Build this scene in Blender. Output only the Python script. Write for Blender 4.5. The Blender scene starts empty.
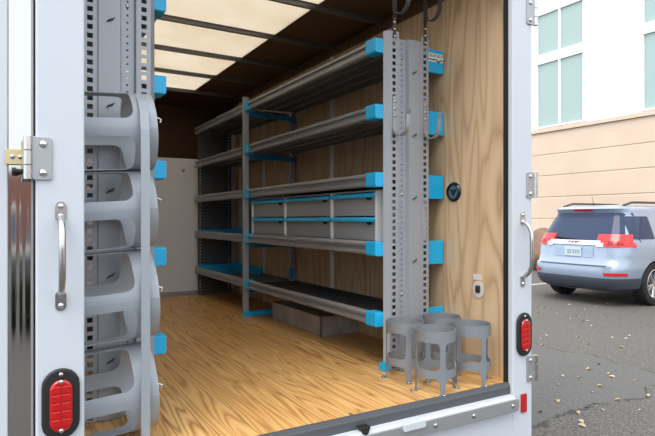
import bpy, bmesh, math, random
from mathutils import Vector, Matrix
random.seed(7)
PI = math.pi
S = bpy.context.scene
COL = S.collection

# ------------------------------------------------------------------ helpers
def lin(c):
    c = c / 255.0
    return c / 12.92 if c <= 0.04045 else ((c + 0.055) / 1.055) ** 2.4
def rgb(r, g, b): return (lin(r), lin(g), lin(b), 1.0)

def mat(name, col, rough=0.5, metal=0.0, **kw):
    m = bpy.data.materials.new(name); m.use_nodes = True
    b = m.node_tree.nodes['Principled BSDF']
    b.inputs['Base Color'].default_value = col
    b.inputs['Roughness'].default_value = rough
    b.inputs['Metallic'].default_value = metal
    for k, v in kw.items():
        b.inputs[k.replace('_', ' ')].default_value = v
    return m

class G:
    """tiny node-graph builder"""
    def __init__(s, m):
        s.t = m.node_tree; s.n = s.t.nodes; s.bsdf = s.n['Principled BSDF']
    def node(s, typ, **kw):
        n = s.n.new(typ)
        for k, v in kw.items(): setattr(n, k, v)
        return n
    def set(s, sock, v):
        if hasattr(v, 'is_output'): s.t.links.new(v, sock)
        else: sock.default_value = v
    def math(s, op, a, b=None, c=None):
        n = s.node('ShaderNodeMath', operation=op)
        s.set(n.inputs[0], a)
        if b is not None: s.set(n.inputs[1], b)
        if c is not None: s.set(n.inputs[2], c)
        return n.outputs[0]
    def comb(s, x, y, z):
        n = s.node('ShaderNodeCombineXYZ')
        for i, v in enumerate((x, y, z)): s.set(n.inputs[i], v)
        return n.outputs[0]
    def coords(s):
        g = s.node('ShaderNodeNewGeometry')
        tc = s.node('ShaderNodeTexCoord')
        sep = s.node('ShaderNodeSeparateXYZ'); s.t.links.new(tc.outputs['Object'], sep.inputs[0])
        return tc.outputs['Object'], sep.outputs[0], sep.outputs[1], sep.outputs[2]
    def noise(s, vec, scale, detail=2.0, rough=0.5, dist=0.0):
        n = s.node('ShaderNodeTexNoise')
        s.t.links.new(vec, n.inputs['Vector'])
        n.inputs['Scale'].default_value = scale; n.inputs['Detail'].default_value = detail
        n.inputs['Roughness'].default_value = rough; n.inputs['Distortion'].default_value = dist
        return n.outputs[0]
    def ramp(s, fac, stops, interp='LINEAR'):
        n = s.node('ShaderNodeValToRGB'); s.set(n.inputs[0], fac)
        e = n.color_ramp.elements; n.color_ramp.interpolation = interp
        while len(e) < len(stops): e.new(0.5)
        for i, (p, c) in enumerate(stops):
            e[i].position = p; e[i].color = c if len(c) == 4 else (*c, 1)
        return n.outputs[0]
    def mix(s, fac, a, b, mode='MIX'):
        n = s.node('ShaderNodeMix', data_type='RGBA', blend_type=mode)
        s.set(n.inputs[0], fac); s.set(n.inputs[6], a); s.set(n.inputs[7], b)
        return n.outputs[2]
    def bump(s, h, strength=0.2, dist=0.01):
        n = s.node('ShaderNodeBump'); s.set(n.inputs['Height'], h)
        n.inputs['Strength'].default_value = strength; n.inputs['Distance'].default_value = dist
        s.t.links.new(n.outputs[0], s.bsdf.inputs['Normal'])
    def out(s, name, v): s.set(s.bsdf.inputs[name], v)

def obj(name, bm, m, parent=None, smooth=False, solid=None, bevel=None, kind=None):
    """link a bmesh (world coordinates for unrotated parents) as ONE mesh object"""
    if isinstance(bm, bpy.types.Mesh): me = bm
    else:
        bmesh.ops.recalc_face_normals(bm, faces=bm.faces)
        me = bpy.data.meshes.new(name); bm.to_mesh(me); bm.free()
    for mm in (m if isinstance(m, (list, tuple)) else [m]):
        me.materials.append(mm)
    o = bpy.data.objects.new(name, me); COL.objects.link(o)
    if parent is not None:
        o.parent = parent
        p = Vector((0, 0, 0)); q = parent
        while q is not None: p += q.location; q = q.parent
        me.transform(Matrix.Translation(-p))
    if smooth:
        for f in me.polygons: f.use_smooth = True
        try: me.set_sharp_from_angle(angle=math.radians(38))
        except Exception: pass
    if solid:
        md = o.modifiers.new('solid', 'SOLIDIFY'); md.thickness = solid; md.offset = 0
        if smooth:
            md = o.modifiers.new('crisp', 'EDGE_SPLIT'); md.split_angle = math.radians(38)
    if bevel:
        md = o.modifiers.new('bevel', 'BEVEL'); md.width = bevel; md.segments = 2; md.limit_method = 'ANGLE'
    if kind: o['kind'] = kind
    return o

def empty(name, loc, label, cat, group=None):
    o = bpy.data.objects.new(name, None); COL.objects.link(o)
    o.location = loc; o.empty_display_size = 0.05
    o['label'] = label; o['category'] = cat
    if group: o['group'] = group
    return o
def tag(o, label, cat, group=None):
    o['label'] = label; o['category'] = cat
    if group: o['group'] = group
    return o
def dup(root, loc, label=None):
    r = root.copy(); COL.objects.link(r); r.location = loc
    if label: r['label'] = label
    for ch in list(root.children):
        c = ch.copy(); COL.objects.link(c); c.parent = r
        for g in list(ch.children):
            d = g.copy(); COL.objects.link(d); d.parent = c
    return r

def box(bm, a, b):
    (x0, y0, z0), (x1, y1, z1) = a, b
    v = [bm.verts.new(p) for p in ((x0,y0,z0),(x1,y0,z0),(x1,y1,z0),(x0,y1,z0),(x0,y0,z1),(x1,y0,z1),(x1,y1,z1),(x0,y1,z1))]
    for f in ((0,3,2,1),(4,5,6,7),(0,1,5,4),(1,2,6,5),(2,3,7,6),(3,0,4,7)):
        bm.faces.new([v[i] for i in f])
def boxes(*bb):
    bm = bmesh.new()
    for a, b in bb: box(bm, a, b)
    return bm
def extrude_poly(bm, pts, axis, a, b):
    """closed 2D polygon extruded along an axis from a to b; pts in the other two axes (cyclic order kept)"""
    def mk(p, t):
        if axis == 'x': return (t, p[0], p[1])
        if axis == 'y': return (p[0], t, p[1])
        return (p[0], p[1], t)
    A = [bm.verts.new(mk(p, a)) for p in pts]; B = [bm.verts.new(mk(p, b)) for p in pts]
    n = len(pts)
    for i in range(n):
        bm.faces.new((A[i], A[(i+1) % n], B[(i+1) % n], B[i]))
    bm.faces.new(A[::-1]); bm.faces.new(B)
def prism(pts, axis, a, b):
    bm = bmesh.new(); extrude_poly(bm, pts, axis, a, b); return bm
def tube(bm, pts, r, seg=10, closed=False):
    pts = [Vector(p) for p in pts]; rings = []
    up = Vector((0, 0, 1)); prev = None
    for i, p in enumerate(pts):
        if i == 0: d = pts[1] - p
        elif i == len(pts) - 1: d = p - pts[i-1]
        else: d = (pts[i+1] - p).normalized() + (p - pts[i-1]).normalized()
        d.normalize()
        if prev is None:
            n = d.cross(up)
            if n.length < 1e-3: n = d.cross(Vector((1, 0, 0)))
        else: n = prev - d * prev.dot(d)
        n.normalize(); prev = n; b = d.cross(n)
        rr = r[i] if isinstance(r, (list, tuple)) else r
        rings.append([bm.verts.new(p + (n*math.cos(2*PI*k/seg) + b*math.sin(2*PI*k/seg)) * rr) for k in range(seg)])
    for A, B in zip(rings, rings[1:]):
        for k in range(seg):
            bm.faces.new((A[k], A[(k+1) % seg], B[(k+1) % seg], B[k]))
    bm.faces.new(rings[0][::-1]); bm.faces.new(rings[-1])
def cyl(bm, c, axis, r, h, seg=16, r2=None):
    """cylinder starting at c running h along the axis vector"""
    c = Vector(c); d = Vector(axis).normalized()
    tube(bm, [c, c + d*h], [r, r if r2 is None else r2], seg)
def dome_bolt(bm, c, axis, r):
    c = Vector(c); d = Vector(axis).normalized()
    tube(bm, [c, c + d*r*.35, c + d*r*.6], [r, r*.85, r*.4], 10)
def studs(name, parent, pts, axis, r, m):
    """each bolt head an object of its own, copies of one mesh"""
    bm = bmesh.new(); dome_bolt(bm, (0, 0, 0), axis, r)
    bmesh.ops.recalc_face_normals(bm, faces=bm.faces)
    me = bpy.data.meshes.new(name); bm.to_mesh(me); bm.free(); me.materials.append(m)
    for f in me.polygons: f.use_smooth = True
    w = Vector((0, 0, 0)); q = parent
    while q is not None: w += q.location; q = q.parent
    for p in pts:
        o = bpy.data.objects.new(name, me); COL.objects.link(o); o.parent = parent
        o.location = Vector(p) - w
def stadium(w, h, n=10, c=(0, 0)):
    """2D upright oval outline"""
    r = w/2; s = h/2 - r; P = []
    for i in range(n+1): a = PI*i/n; P.append((c[0] + r*math.cos(a), c[1] + s + r*math.sin(a)))
    for i in range(n+1): a = PI + PI*i/n; P.append((c[0] + r*math.cos(a), c[1] - s + r*math.sin(a)))
    return P
def rrect(x0, x1, y0, y1, r, n=5):
    P = []
    for cx, cy, a0 in ((x1-r, y1-r, 0), (x0+r, y1-r, PI/2), (x0+r, y0+r, PI), (x1-r, y0+r, 1.5*PI)):
        for i in range(n+1):
            a = a0 + PI/2*i/n; P.append((cx + r*math.cos(a), cy + r*math.sin(a)))
    return P
def text_mesh(s, size, depth=0.002):
    cu = bpy.data.curves.new('t', 'FONT'); cu.body = s; cu.size = size; cu.extrude = depth
    cu.align_x = 'CENTER'; cu.align_y = 'CENTER'
    o = bpy.data.objects.new('t', cu); COL.objects.link(o)
    dg = bpy.context.evaluated_depsgraph_get()
    me = bpy.data.meshes.new_from_object(o.evaluated_get(dg))
    bpy.data.objects.remove(o); return me

# ------------------------------------------------------------------ materials
WHITE = mat('white_paint', rgb(194, 200, 209), .32)
GREY = mat('grey_powder_coat', rgb(158, 163, 171), .42, .25)
HOLD = mat('holder_grey', rgb(128, 133, 140), .45, .2)
RACKG = mat('rack_grey', rgb(154, 161, 170), .42, .15)
LIP = mat('shelf_lip_metal', rgb(146, 148, 152), .32, .25)
TRAY = mat('shelf_tray_metal', rgb(104, 107, 112), .42, .25)
DFACE = mat('drawer_face', rgb(146, 148, 152), .5, .1)
BLUE = mat('blue_plastic', rgb(24, 174, 228), .38)
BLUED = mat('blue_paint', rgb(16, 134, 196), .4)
BLACK = mat('black_rubber', rgb(24, 25, 27), .6)
RUBBER = mat('grey_rubber', rgb(74, 77, 82), .65)
LINER = mat('ribbed_liner', rgb(36, 38, 44), .55)
STEEL = mat('stainless', rgb(190, 190, 190), .25, 1.0)
GALV = mat('galvanised', rgb(165, 168, 172), .42, .6)
ALU = mat('aluminium', rgb(225, 227, 228), .35, .2)
ZINC = mat('yellow_zinc', rgb(205, 190, 150), .35, .7)
REDL = mat('red_lens', rgb(178, 8, 14), .18, Coat_Weight=.6)
REDC = mat('car_lamp_red', rgb(206, 26, 22), .18, Coat_Weight=.6)
REDD = mat('red_lens_dark', rgb(150, 6, 12), .25)
DARKST = mat('dark_steel', rgb(80, 78, 78), .4, .5)
BOWM = mat('roof_bow_steel', rgb(120, 120, 122), .35, .7)
BROWN = mat('dark_brown_panel', rgb(98, 72, 48), .6)
FGREY = mat('front_wall_grey', rgb(222, 226, 234), .55)
POLISH = mat('polished_edge', (.5, .49, .48, 1), .06, 1.0)
CHROME = mat('chrome', rgb(220, 222, 225), .12, 1.0)

def wood(name, tones, axis, plank=None, sx=1.0, sl=.12, rings=9, knots=0.0, rough=.5, gain=1.0):
    """boards with contour-line grain; axis = direction the grain runs"""
    m = mat(name, tones[0], rough); g = G(m)
    vec, x, y, z = g.coords()
    a, l = (x, y) if axis == 'floor' else (y, z)       # across, along
    if plank:
        pid = g.math('FLOOR', g.math('DIVIDE', a, plank))
        wn = g.node('ShaderNodeTexWhiteNoise', noise_dimensions='1D'); g.set(wn.inputs['W'], pid)
        rnd = wn.outputs[0]
        off = g.math('MULTIPLY', rnd, 37.0)
    else:
        off = 0.0; rnd = None
    p = g.comb(g.math('MULTIPLY', a, sx), g.math('MULTIPLY_ADD', l, sl, off), off)
    n1 = g.noise(p, 3.2, 1.0, .4, .35)
    ring = g.math('FRACT', g.math('MULTIPLY', n1, float(rings)))
    ring = g.math('ABSOLUTE', g.math('SUBTRACT', ring, .42))
    fine = g.noise(g.comb(g.math('MULTIPLY', a, 160.0), g.math('MULTIPLY', l, 4.0), off), 1.0, 2.0, .6)
    big = g.noise(p, 1.6, 2.0, .5)
    f = g.math('ADD', g.math('MULTIPLY', ring, 1.25), g.math('MULTIPLY', g.math('SUBTRACT', fine, .5), .35))
    c = g.ramp(f, [(0.0, tones[2]), (.2, tones[1]), (.5, tones[0])])
    c = g.mix(g.math('MULTIPLY', big, .55), c, tones[3])
    if plank:
        c = g.mix(g.math('MULTIPLY', rnd, .38), c, tones[1])
        e = g.math('ABSOLUTE', g.math('SUBTRACT', g.math('FRACT', g.math('DIVIDE', a, plank)), .5))
        seam = g.math('GREATER_THAN', e, .489)
        c = g.mix(g.math('MULTIPLY', seam, .75), c, rgb(70, 45, 22))
    if knots:
        vo = g.node('ShaderNodeTexVoronoi')
        g.t.links.new(g.comb(g.math('MULTIPLY', a, 3.4), g.math('MULTIPLY', l, 1.5), 0.0), vo.inputs['Vector'])
        vo.inputs['Scale'].default_value = 1.0
        k = g.math('LESS_THAN', vo.outputs['Distance'], knots)
        c = g.mix(g.math('MULTIPLY', k, .75), c, rgb(84, 46, 20))
    g.out('Base Color', c)
    g.bump(f, .08, .002)
    return m
FLOORM = wood('pine_boards', (rgb(228, 182, 118), rgb(198, 142, 78), rgb(122, 70, 32), rgb(232, 192, 130)), 'floor',
              plank=.142, sx=3.4, sl=.22, rings=13, knots=.075, rough=.38)
PLY = wood('plywood', (rgb(214, 184, 148), rgb(202, 170, 132), rgb(176, 138, 100), rgb(212, 186, 154)), 'wall',
           sx=2.0, sl=.2, rings=8, rough=.6)

def asphalt():
    m = mat('asphalt', rgb(120, 118, 116), .9); g = G(m)
    vec, x, y, z = g.coords()
    fine = g.noise(vec, 60, 3, .7); mid = g.noise(vec, 1.6, 4, .6); big = g.noise(vec, .35, 2)
    c = g.ramp(fine, [(.3, rgb(40, 38, 37)), (.5, rgb(74, 71, 67)), (.72, rgb(138, 133, 125))])
    c = g.mix(g.math('MULTIPLY', big, .35), c, rgb(112, 108, 102))
    c = g.mix(g.math('MULTIPLY', mid, .3), c, rgb(84, 83, 83))
    # a darker newer patch beside the truck, edged by wandering cracks
    w = g.math('MULTIPLY', g.math('SUBTRACT', g.noise(vec, 2.2, 5, .6), .5), .5)
    e1 = g.math('ADD', g.math('SUBTRACT', y, 2.62), w)
    e2 = g.math('ADD', g.math('SUBTRACT', 5.35, x), g.math('MULTIPLY', w, 1.3))
    inside = g.math('MINIMUM', e1, e2)
    patch = g.math('GREATER_THAN', inside, 0.0)
    c = g.mix(g.math('MULTIPLY', patch, .5), c, rgb(92, 91, 92))
    brk = g.math('GREATER_THAN', g.noise(vec, 3.0, 2), .42)
    crack = g.math('MULTIPLY', g.math('LESS_THAN', g.math('ABSOLUTE', inside), .014), brk)
    c = g.mix(g.math('MULTIPLY', crack, .75), c, rgb(46, 43, 40))
    g.out('Base Color', c); g.bump(fine, .35, .01)
    return m
ASPH = asphalt()

def speck(name, c1, c2, scale, rough=.5, metal=0.0):
    m = mat(name, c1, rough, metal); g = G(m); vec, x, y, z = g.coords()
    n = g.noise(vec, scale, 3, .6)
    g.out('Base Color', g.ramp(n, [(.3, c1), (.7, c2)])); return m
WELL = speck('worn_steel', rgb(150, 148, 145), rgb(184, 182, 180), 9, .4, .25)
FRP = mat('roof_fibreglass', rgb(238, 225, 200), .6)
def translucent(m):
    g = G(m); out = [n for n in g.n if n.type == 'OUTPUT_MATERIAL'][0]
    tr = g.node('ShaderNodeBsdfTranslucent'); df = g.node('ShaderNodeBsdfDiffuse')
    vec, x, y, z = g.coords()
    c = g.ramp(g.noise(vec, 2.5, 3, .55), [(.3, rgb(240, 230, 214)), (.7, rgb(247, 240, 228))])
    g.t.links.new(c, tr.inputs[0]); g.t.links.new(c, df.inputs[0])
    mx = g.node('ShaderNodeMixShader'); mx.inputs[0].default_value = .56
    g.t.links.new(tr.outputs[0], mx.inputs[2]); g.t.links.new(df.outputs[0], mx.inputs[1])
    g.t.links.new(mx.outputs[0], out.inputs[0])
translucent(FRP)

# ------------------------------------------------------------------ dimensions (camera stands at X=0, Y=0, truck axis along +Y)
GZ = -0.62                    # parking-lot level (cargo floor is z = 0)
YF = 1.93                     # outer face of the rear frame
YW = 1.978                     # where the boards start
YE = 6.02                     # front wall
XL, XR = 0.13, 2.27           # inner wall faces
ZT = 2.17                     # top of the plywood

# ------------------------------------------------------------------ setting: ground, truck shell
bm = bmesh.new(); box(bm, (-40, -40, GZ-.2), (40, 60, GZ)); obj('ground', bm, ASPH, kind='structure')

obj('floor', boxes(((XL-.04, YW, -.04), (XR+.04, YE+.6, 0))), FLOORM, kind='structure')
obj('wall_right', boxes(((XR, YF+.06, 0), (XR+.03, YE, ZT))), PLY, kind='structure')
obj('wall_left', boxes(((XL-.03, YF+.06, 0), (XL, YE, ZT))), mat('left_wall_panel', rgb(225, 224, 222), .6), kind='structure')  # unseen from the camera; pale grey chosen to bounce neutral light onto the shelving
wf = obj('wall_front', boxes(((XL-.03, YE, 0), (XR+.03, YE+.04, 1.52))), FGREY, kind='structure')
studs('bolt', wf, [(1.66, YE, 1.39)], (0, -1, 0), .022, STEEL)
obj('trim_1', boxes(((XL, YE-.018, 0), (XR, YE-.001, .05))), GALV, kind='structure')       # base angle of the front wall
# recess above the cab
obj('wall_attic', boxes(((XL-.03, YE+.75, 1.52), (XR+.03, YE+.79, 2.3)), ((XL-.03, YE+.04, 1.48), (XR+.03, YE+.75, 1.52))), BROWN, kind='structure')
# roof: pale translucent sheet in the middle, opaque brown panel along the sides and over the cab
obj('ceiling', boxes(((.3, YF, 2.25), (1.74, 5.93, 2.254))), FRP, kind='structure')
obj('ceiling_edge', boxes(((1.74, YF, 2.25), (XR+.1, YE+.8, 2.27)), ((XL-.1, YF, 2.25), (.3, YE+.8, 2.27)), ((.3, 5.93, 2.25), (1.74, YE+.8, 2.27)),
                        ((XR, YF+.06, ZT), (XR+.03, YE+.8, 2.25)), ((XL-.03, YF+.06, ZT), (XL, YE+.8, 2.25))), BROWN, kind='structure')
# light vertical joint strips of the right wall
for i, yy in enumerate((3.81, 5.18, 5.86)):
    P = [(XR, yy-.03), (XR-.004, yy-.03), (XR-.004, yy-.012), (XR-.009, yy-.008), (XR-.009, yy+.008), (XR-.004, yy+.012), (XR-.004, yy+.03), (XR, yy+.03)]
    obj('trim_%d' % (i+2), prism(P, 'z', 0, ZT), ALU, kind='structure')

# roof bows
names = ('steel roof bow nearest the doorway, crossing the dark roof edge above the hooks', 'steel roof bow second from the doorway under the pale ceiling',
         'steel roof bow third from the doorway under the pale ceiling', 'steel roof bow fourth from the doorway under the pale ceiling',
         'innermost steel roof bow at the dark far end of the pale ceiling')
def bow_bm(y):
    P = [(y-.03, 2.25), (y-.03, 2.246), (y-.016, 2.246), (y-.012, 2.22), (y+.012, 2.22), (y+.016, 2.246), (y+.03, 2.246), (y+.03, 2.25)]
    return prism(P, 'x', XL, XR)
for i, yy in enumerate((3.12, 3.80, 4.48, 5.16, 5.86)):
    tag(obj('roof_bow', bow_bm(yy), BOWM), names[i], 'roof bow', 'roof bows')

# ------------------------------------------------------------------ truck rear frame
T = empty('box_truck', (1.2, YF, GZ), 'white box truck body with open rear doorway framed by white posts', 'truck')
XA0, XA1 = .071, .211         # left post
XB0, XB1 = 2.228, 2.375       # right post
def post_bm(x0, x1, inner):
    s = 1 if inner > 0 else -1
    bm = bmesh.new()
    box(bm, (x0, YF, GZ+.25), (x1, YF+.06, 2.6))
    if inner > 0: box(bm, (x1-.05, YF+.058, 0), (x1-.012, YF+.09, 2.25))
    else: box(bm, (x0+.012, YF+.058, 0), (x0+.036, YF+.075, 2.25))
    return bm
obj('rear_post', post_bm(XA0, XA1, 1), WHITE, T, bevel=.006)
obj('rear_post', post_bm(XB0, XB1, -1), WHITE, T, bevel=.006)
obj('door_seal', boxes(((XB0-.004, YF+.028, -.02), (XB0+.004, YF+.058, 2.6))), BLACK, T)
obj('rear_header', boxes(((XA0, YF, 2.6), (XB1, YF+.06, 2.75))), WHITE, T)
obj('side_panel', boxes(((XA0+.005, YF+.06, GZ+.35), (XL-.03, YE+.8, 2.3))), WHITE, T)
obj('side_panel', boxes(((XR+.03, YF+.06, GZ+.35), (XB1-.005, YE+.8, 2.3))), WHITE, T)
obj('front_cap', boxes(((XA0+.005, YE+.8, GZ+.35), (XB1-.005, YE+.85, 2.3))), WHITE, T)
obj('lower_panel', boxes(((XA1, YF+.001, GZ+.25), (XB0, YF+.06, -.055))), WHITE, T)
# threshold: rubber edge, white ledge, galvanised plate with bolts
obj('rubber_threshold', prism([(YW, 0), (YW, -.05), (YF+.012, -.05), (YF+.012, -.012), (YF+.02, .001), (YW-.03, .001), (YW-.027, .006), (YW-.008, .006), (YW-.004, 0.001)], 'x', XA1+.001, XB0-.006), RUBBER, T)
obj('ledge', prism([(YF+.06, -.05), (YF+.06, -.075), (YF-.03, -.075), (YF-.03, -.06), (YF-.022, -.06), (YF-.018, -.05)], 'x', XA1+.03, XB0-.01), WHITE, T)
pl = obj('threshold_plate', prism(rrect(XA1+.02, XB0+.012, -.125, -.062, .018), 'y', YF-.034, YF+.001), GALV, T, bevel=.003)
studs('bolt', pl, [(x, YF-.034, -.093) for x in (.45, .72, .99, 1.26, 1.68, 1.92, 2.19)], (0, -1, 0), .012, STEEL)
bm = bmesh.new(); extrude_poly(bm, rrect(1.49, 1.615, -.085, -.05, .008), 'y', YF-.046, YF-.03)
obj('latch_keeper', bm, WHITE, T, bevel=.003)
bm = bmesh.new(); extrude_poly(bm, [(1.275, -.03), (1.325, -.03), (1.31, -.065), (1.29, -.065)], 'y', YF-.03, YF+.012); cyl(bm, (1.30, YF-.02, -.075), (0, 0, 1), .012, .03)
obj('door_bumper', bm, BLACK, T, bevel=.003)

def tail_light(cx, cz):
    g = bmesh.new(); extrude_poly(g, stadium(.110, .226, c=(cx, cz)), 'y', YF-.014, YF)
    tl = obj('tail_light', g, BLACK, T, smooth=True, bevel=.006)
    g = bmesh.new()
    w, h = .066, .166
    extrude_poly(g, stadium(w, h, c=(cx, cz-.004)), 'y', YF-.024, YF-.012)
    obj('lens', g, REDL, tl, smooth=True, bevel=.006)
    g = bmesh.new()
    for k in range(5):
        zz = cz - .004 + (k-2)*.026
        for dx in (-.015, .015):
            extrude_poly(g, rrect(cx+dx-.0125, cx+dx+.0125, zz-.011, zz+.011, .004, 2), 'y', YF-.0265, YF-.022)
    obj('led_array', g, REDL, tl, bevel=.002)
    studs('screw', tl, [(cx, YF-.0235 if abs(dz) < .09 else YF-.013, cz+dz) for dz in (.094, .073, -.081)], (0, -1, 0), .008, STEEL)
tail_light(.141, .262); tail_light(2.306, .252)

def grab(cx, z0, z1):
    g = bmesh.new(); pts = []
    h = .058
    za, zb = z0+.062, z1-.062
    P = [(0, zb+.012), (-.018, zb+.008), (-.042, zb-.012), (-h, zb-.045), (-h-.002, zb-.09), (-h-.002, (za+zb)/2), (-h-.002, za+.09), (-h, za+.045), (-.042, za+.012), (-.018, za-.008), (0, za-.012)]
    tube(g, [(cx, YF+p[0], p[1]) for p in P], .0105, 12)
    gh = obj('grab_handle', g, STEEL, T, smooth=True)
    for zc in (z0+.03, z1-.03):
        g = bmesh.new(); extrude_poly(g, stadium(.033, .066, c=(cx, zc)), 'y', YF-.005, YF)
        obj('mounting_plate', g, STEEL, gh, bevel=.001)
        studs('bolt', gh, [(cx, YF-.005, zc+dz) for dz in (-.016, .016)], (0, -1, 0), .009, CHROME)
grab(.141, .56, .905); grab(2.300, .50, .885)

def hinge(x_edge, zc, side):
    h = .068
    g = bmesh.new()
    a, b = (x_edge-.045, x_edge+.012) if side > 0 else (x_edge-.012, x_edge+.045)
    extrude_poly(g, rrect(a, b, zc-h, zc+h, .01), 'y', YF-.007, YF)
    hg = obj('hinge', g, GALV, T, bevel=.002)
    xk = x_edge + .022*side
    for k in range(3):
        g = bmesh.new(); cyl(g, (xk, YF-.004, zc-h+.002+k*.0455), (0, 0, 1), .013, .042, 12)
        obj('knuckle', g, STEEL, hg, smooth=True)
    xb = x_edge-.02*side
    studs('bolt', hg, [(xb, YF-.007, zc+dz) for dz in (-.045, .045)], (0, -1, 0), .012, CHROME)
for zc in (1.937, 1.028, .065): hinge(XB1, zc, 1)
hinge(XA0, 1.04, -1)
obj('reflector', prism(rrect(2.286, 2.328, -.155, -.058, .006), 'y', YF-.008, YF), REDL, T, bevel=.002)

# left cargo door, folded right back along the side of the truck: only its polished hinge edge faces us
D = empty('cargo_door', (0.0, 2.0, GZ+.3), 'left cargo door folded back beside the truck, polished metal edge facing out', 'door')
obj('door_panel', boxes(((-.04, 2.0, GZ+.3), (.058, 3.1, 2.6))), WHITE, D)
n = 14; P = []
for i in range(n+1):
    t = i/n; x = -.004 + .07*t
    P.append((x, 1.992 - .0022*math.sin(PI*t) - .0004*math.sin(PI*5*t)))
P += [(.066, 2.0), (-.004, 2.0)]
obj('polished_edge', prism(P, 'z', GZ+.3, 2.6), POLISH, D, smooth=True)
obj('edge_trim', boxes(((-.045, 1.982, GZ+.3), (-.005, 2.0, 2.6))), WHITE, D, bevel=.003)
g = bmesh.new()
extrude_poly(g, rrect(-.012, .058, 1.022, 1.07, .006), 'y', 1.975, 1.979)
extrude_poly(g, rrect(.034, .066, .985, 1.10, .006), 'y', 1.968, 1.974)
st = obj('hinge_strap', g, ZINC, D, bevel=.001)
studs('bolt', st, [(.008, 1.975, 1.046), (.030, 1.975, 1.046)], (0, -1, 0), .008, STEEL)
g = bmesh.new(); cyl(g, (.07, 1.962, 1.0), (-1, 0, 0), .007, .06); cyl(g, (.018, 1.962, 1.0), (-1, 0, 0), .011, .012)
obj('hinge_pin', g, BLACK, D, smooth=True)

# ------------------------------------------------------------------ shelving
SH = (1.822, 1.452, 1.070, .680, .284)      # lip centre heights
XF = 1.765                                  # lip front of the right-hand shelving
YP = 2.45                                   # plane of the end panels

def perf(bm, x0, x1, z0, z1, y, hx, hw, hh, pitch, off=0.0):
    """vertical strip with one column of holes punched through"""
    a, b = hx-hw/2, hx+hw/2
    n = int((z1-z0-off)//pitch); z = z0+off
    def q(xa, xb, za, zb):
        if zb-za < 1e-6: return
        v = [bm.verts.new(p) for p in ((xa, y, za), (xb, y, za), (xb, y, zb), (xa, y, zb))]; bm.faces.new(v)
    q(x0, a, z0, z1); q(b, x1, z0, z1)
    q(a, b, z0, z+(pitch-hh)/2)
    for k in range(n):
        t0 = z+k*pitch+(pitch-hh)/2+hh
        t1 = z+(k+1)*pitch+(pitch-hh)/2 if k < n-1 else z1
        q(a, b, t0, t1)
def end_panel(mirror, zt, root):
    """perforated channel upright; X given for the right-hand rack and mirrored for the left one"""
    f = (lambda x: x) if not mirror else (lambda x: .556-(x-1.812)*.97)
    bm = bmesh.new()
    def pf(x0, x1, *a, **k):
        x0, x1 = f(x0), f(x1)
        hx = f(a[0]); perf(bm, min(x0, x1), max(x0, x1), 0.004, a[1], a[2], hx, *a[3:], **k)
    def quad(x0, y0, x1, y1, za, zb):
        v = [bm.verts.new(p) for p in ((f(x0), y0, za), (f(x1), y1, za), (f(x1), y1, zb), (f(x0), y0, zb))]; bm.faces.new(v)
    pf(1.835, 1.897, 1.864, zt+.03, YP, .022, .021, .037)
    quad(1.812, YP+.03, 1.835, YP, .004, zt+.03)
    quad(1.897, YP, 1.903, YP+.018, .004, zt)
    pf(1.903, 1.958, 1.932, zt, YP+.018, .0075, .0075, .030)
    quad(1.958, YP+.018, 1.966, YP-.004, .004, zt)
    quad(1.966, YP-.004, 2.054, YP-.004, .004, zt)
    quad(2.054, YP-.004, 2.060, YP, .004, zt)
    pf(2.060, 2.116, 2.088, zt+.03, YP, .022, .021, .037)
    quad(2.116, YP, 2.122, YP+.03, .004, zt+.03)
    p = obj('end_panel', bm, GREY, root, solid=.002)
    # lanced tabs pressed out of the sheet
    z = .25
    while z < zt-.1:
        xc = f(2.006); bm = bmesh.new()
        tube(bm, [(xc-.016, YP-.007, z-.012), (xc-.006, YP-.011, z-.002), (xc+.006, YP-.011, z+.002), (xc+.016, YP-.007, z+.012)], [.002, .0045, .0045, .002], 6)
        obj('pressed_tab', bm, DARKST, p)
        z += .36
    # a few bolts through the edges
    studs('bolt', p, [(f(1.932), YP+.017, zc) for zc in (1.77, .99, .42)] + [(f(1.866), YP-.001, zc) for zc in (1.86, .33)], (0, -1, 0), .009, STEEL)
    return p

def lip_profile(s, x, z):
    """extruded front lip: two beads with a groove; s = +1 aisle on the low-X side"""
    q = [(0, .030), (.008, .038), (.034, .038), (.034, -.034), (.010, -.034), (.004, -.030), (0, -.022), (0, -.012), (.018, -.008), (.018, .014), (0, .018)]
    return [(x + s*a, z + b) for a, b in q]

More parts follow.
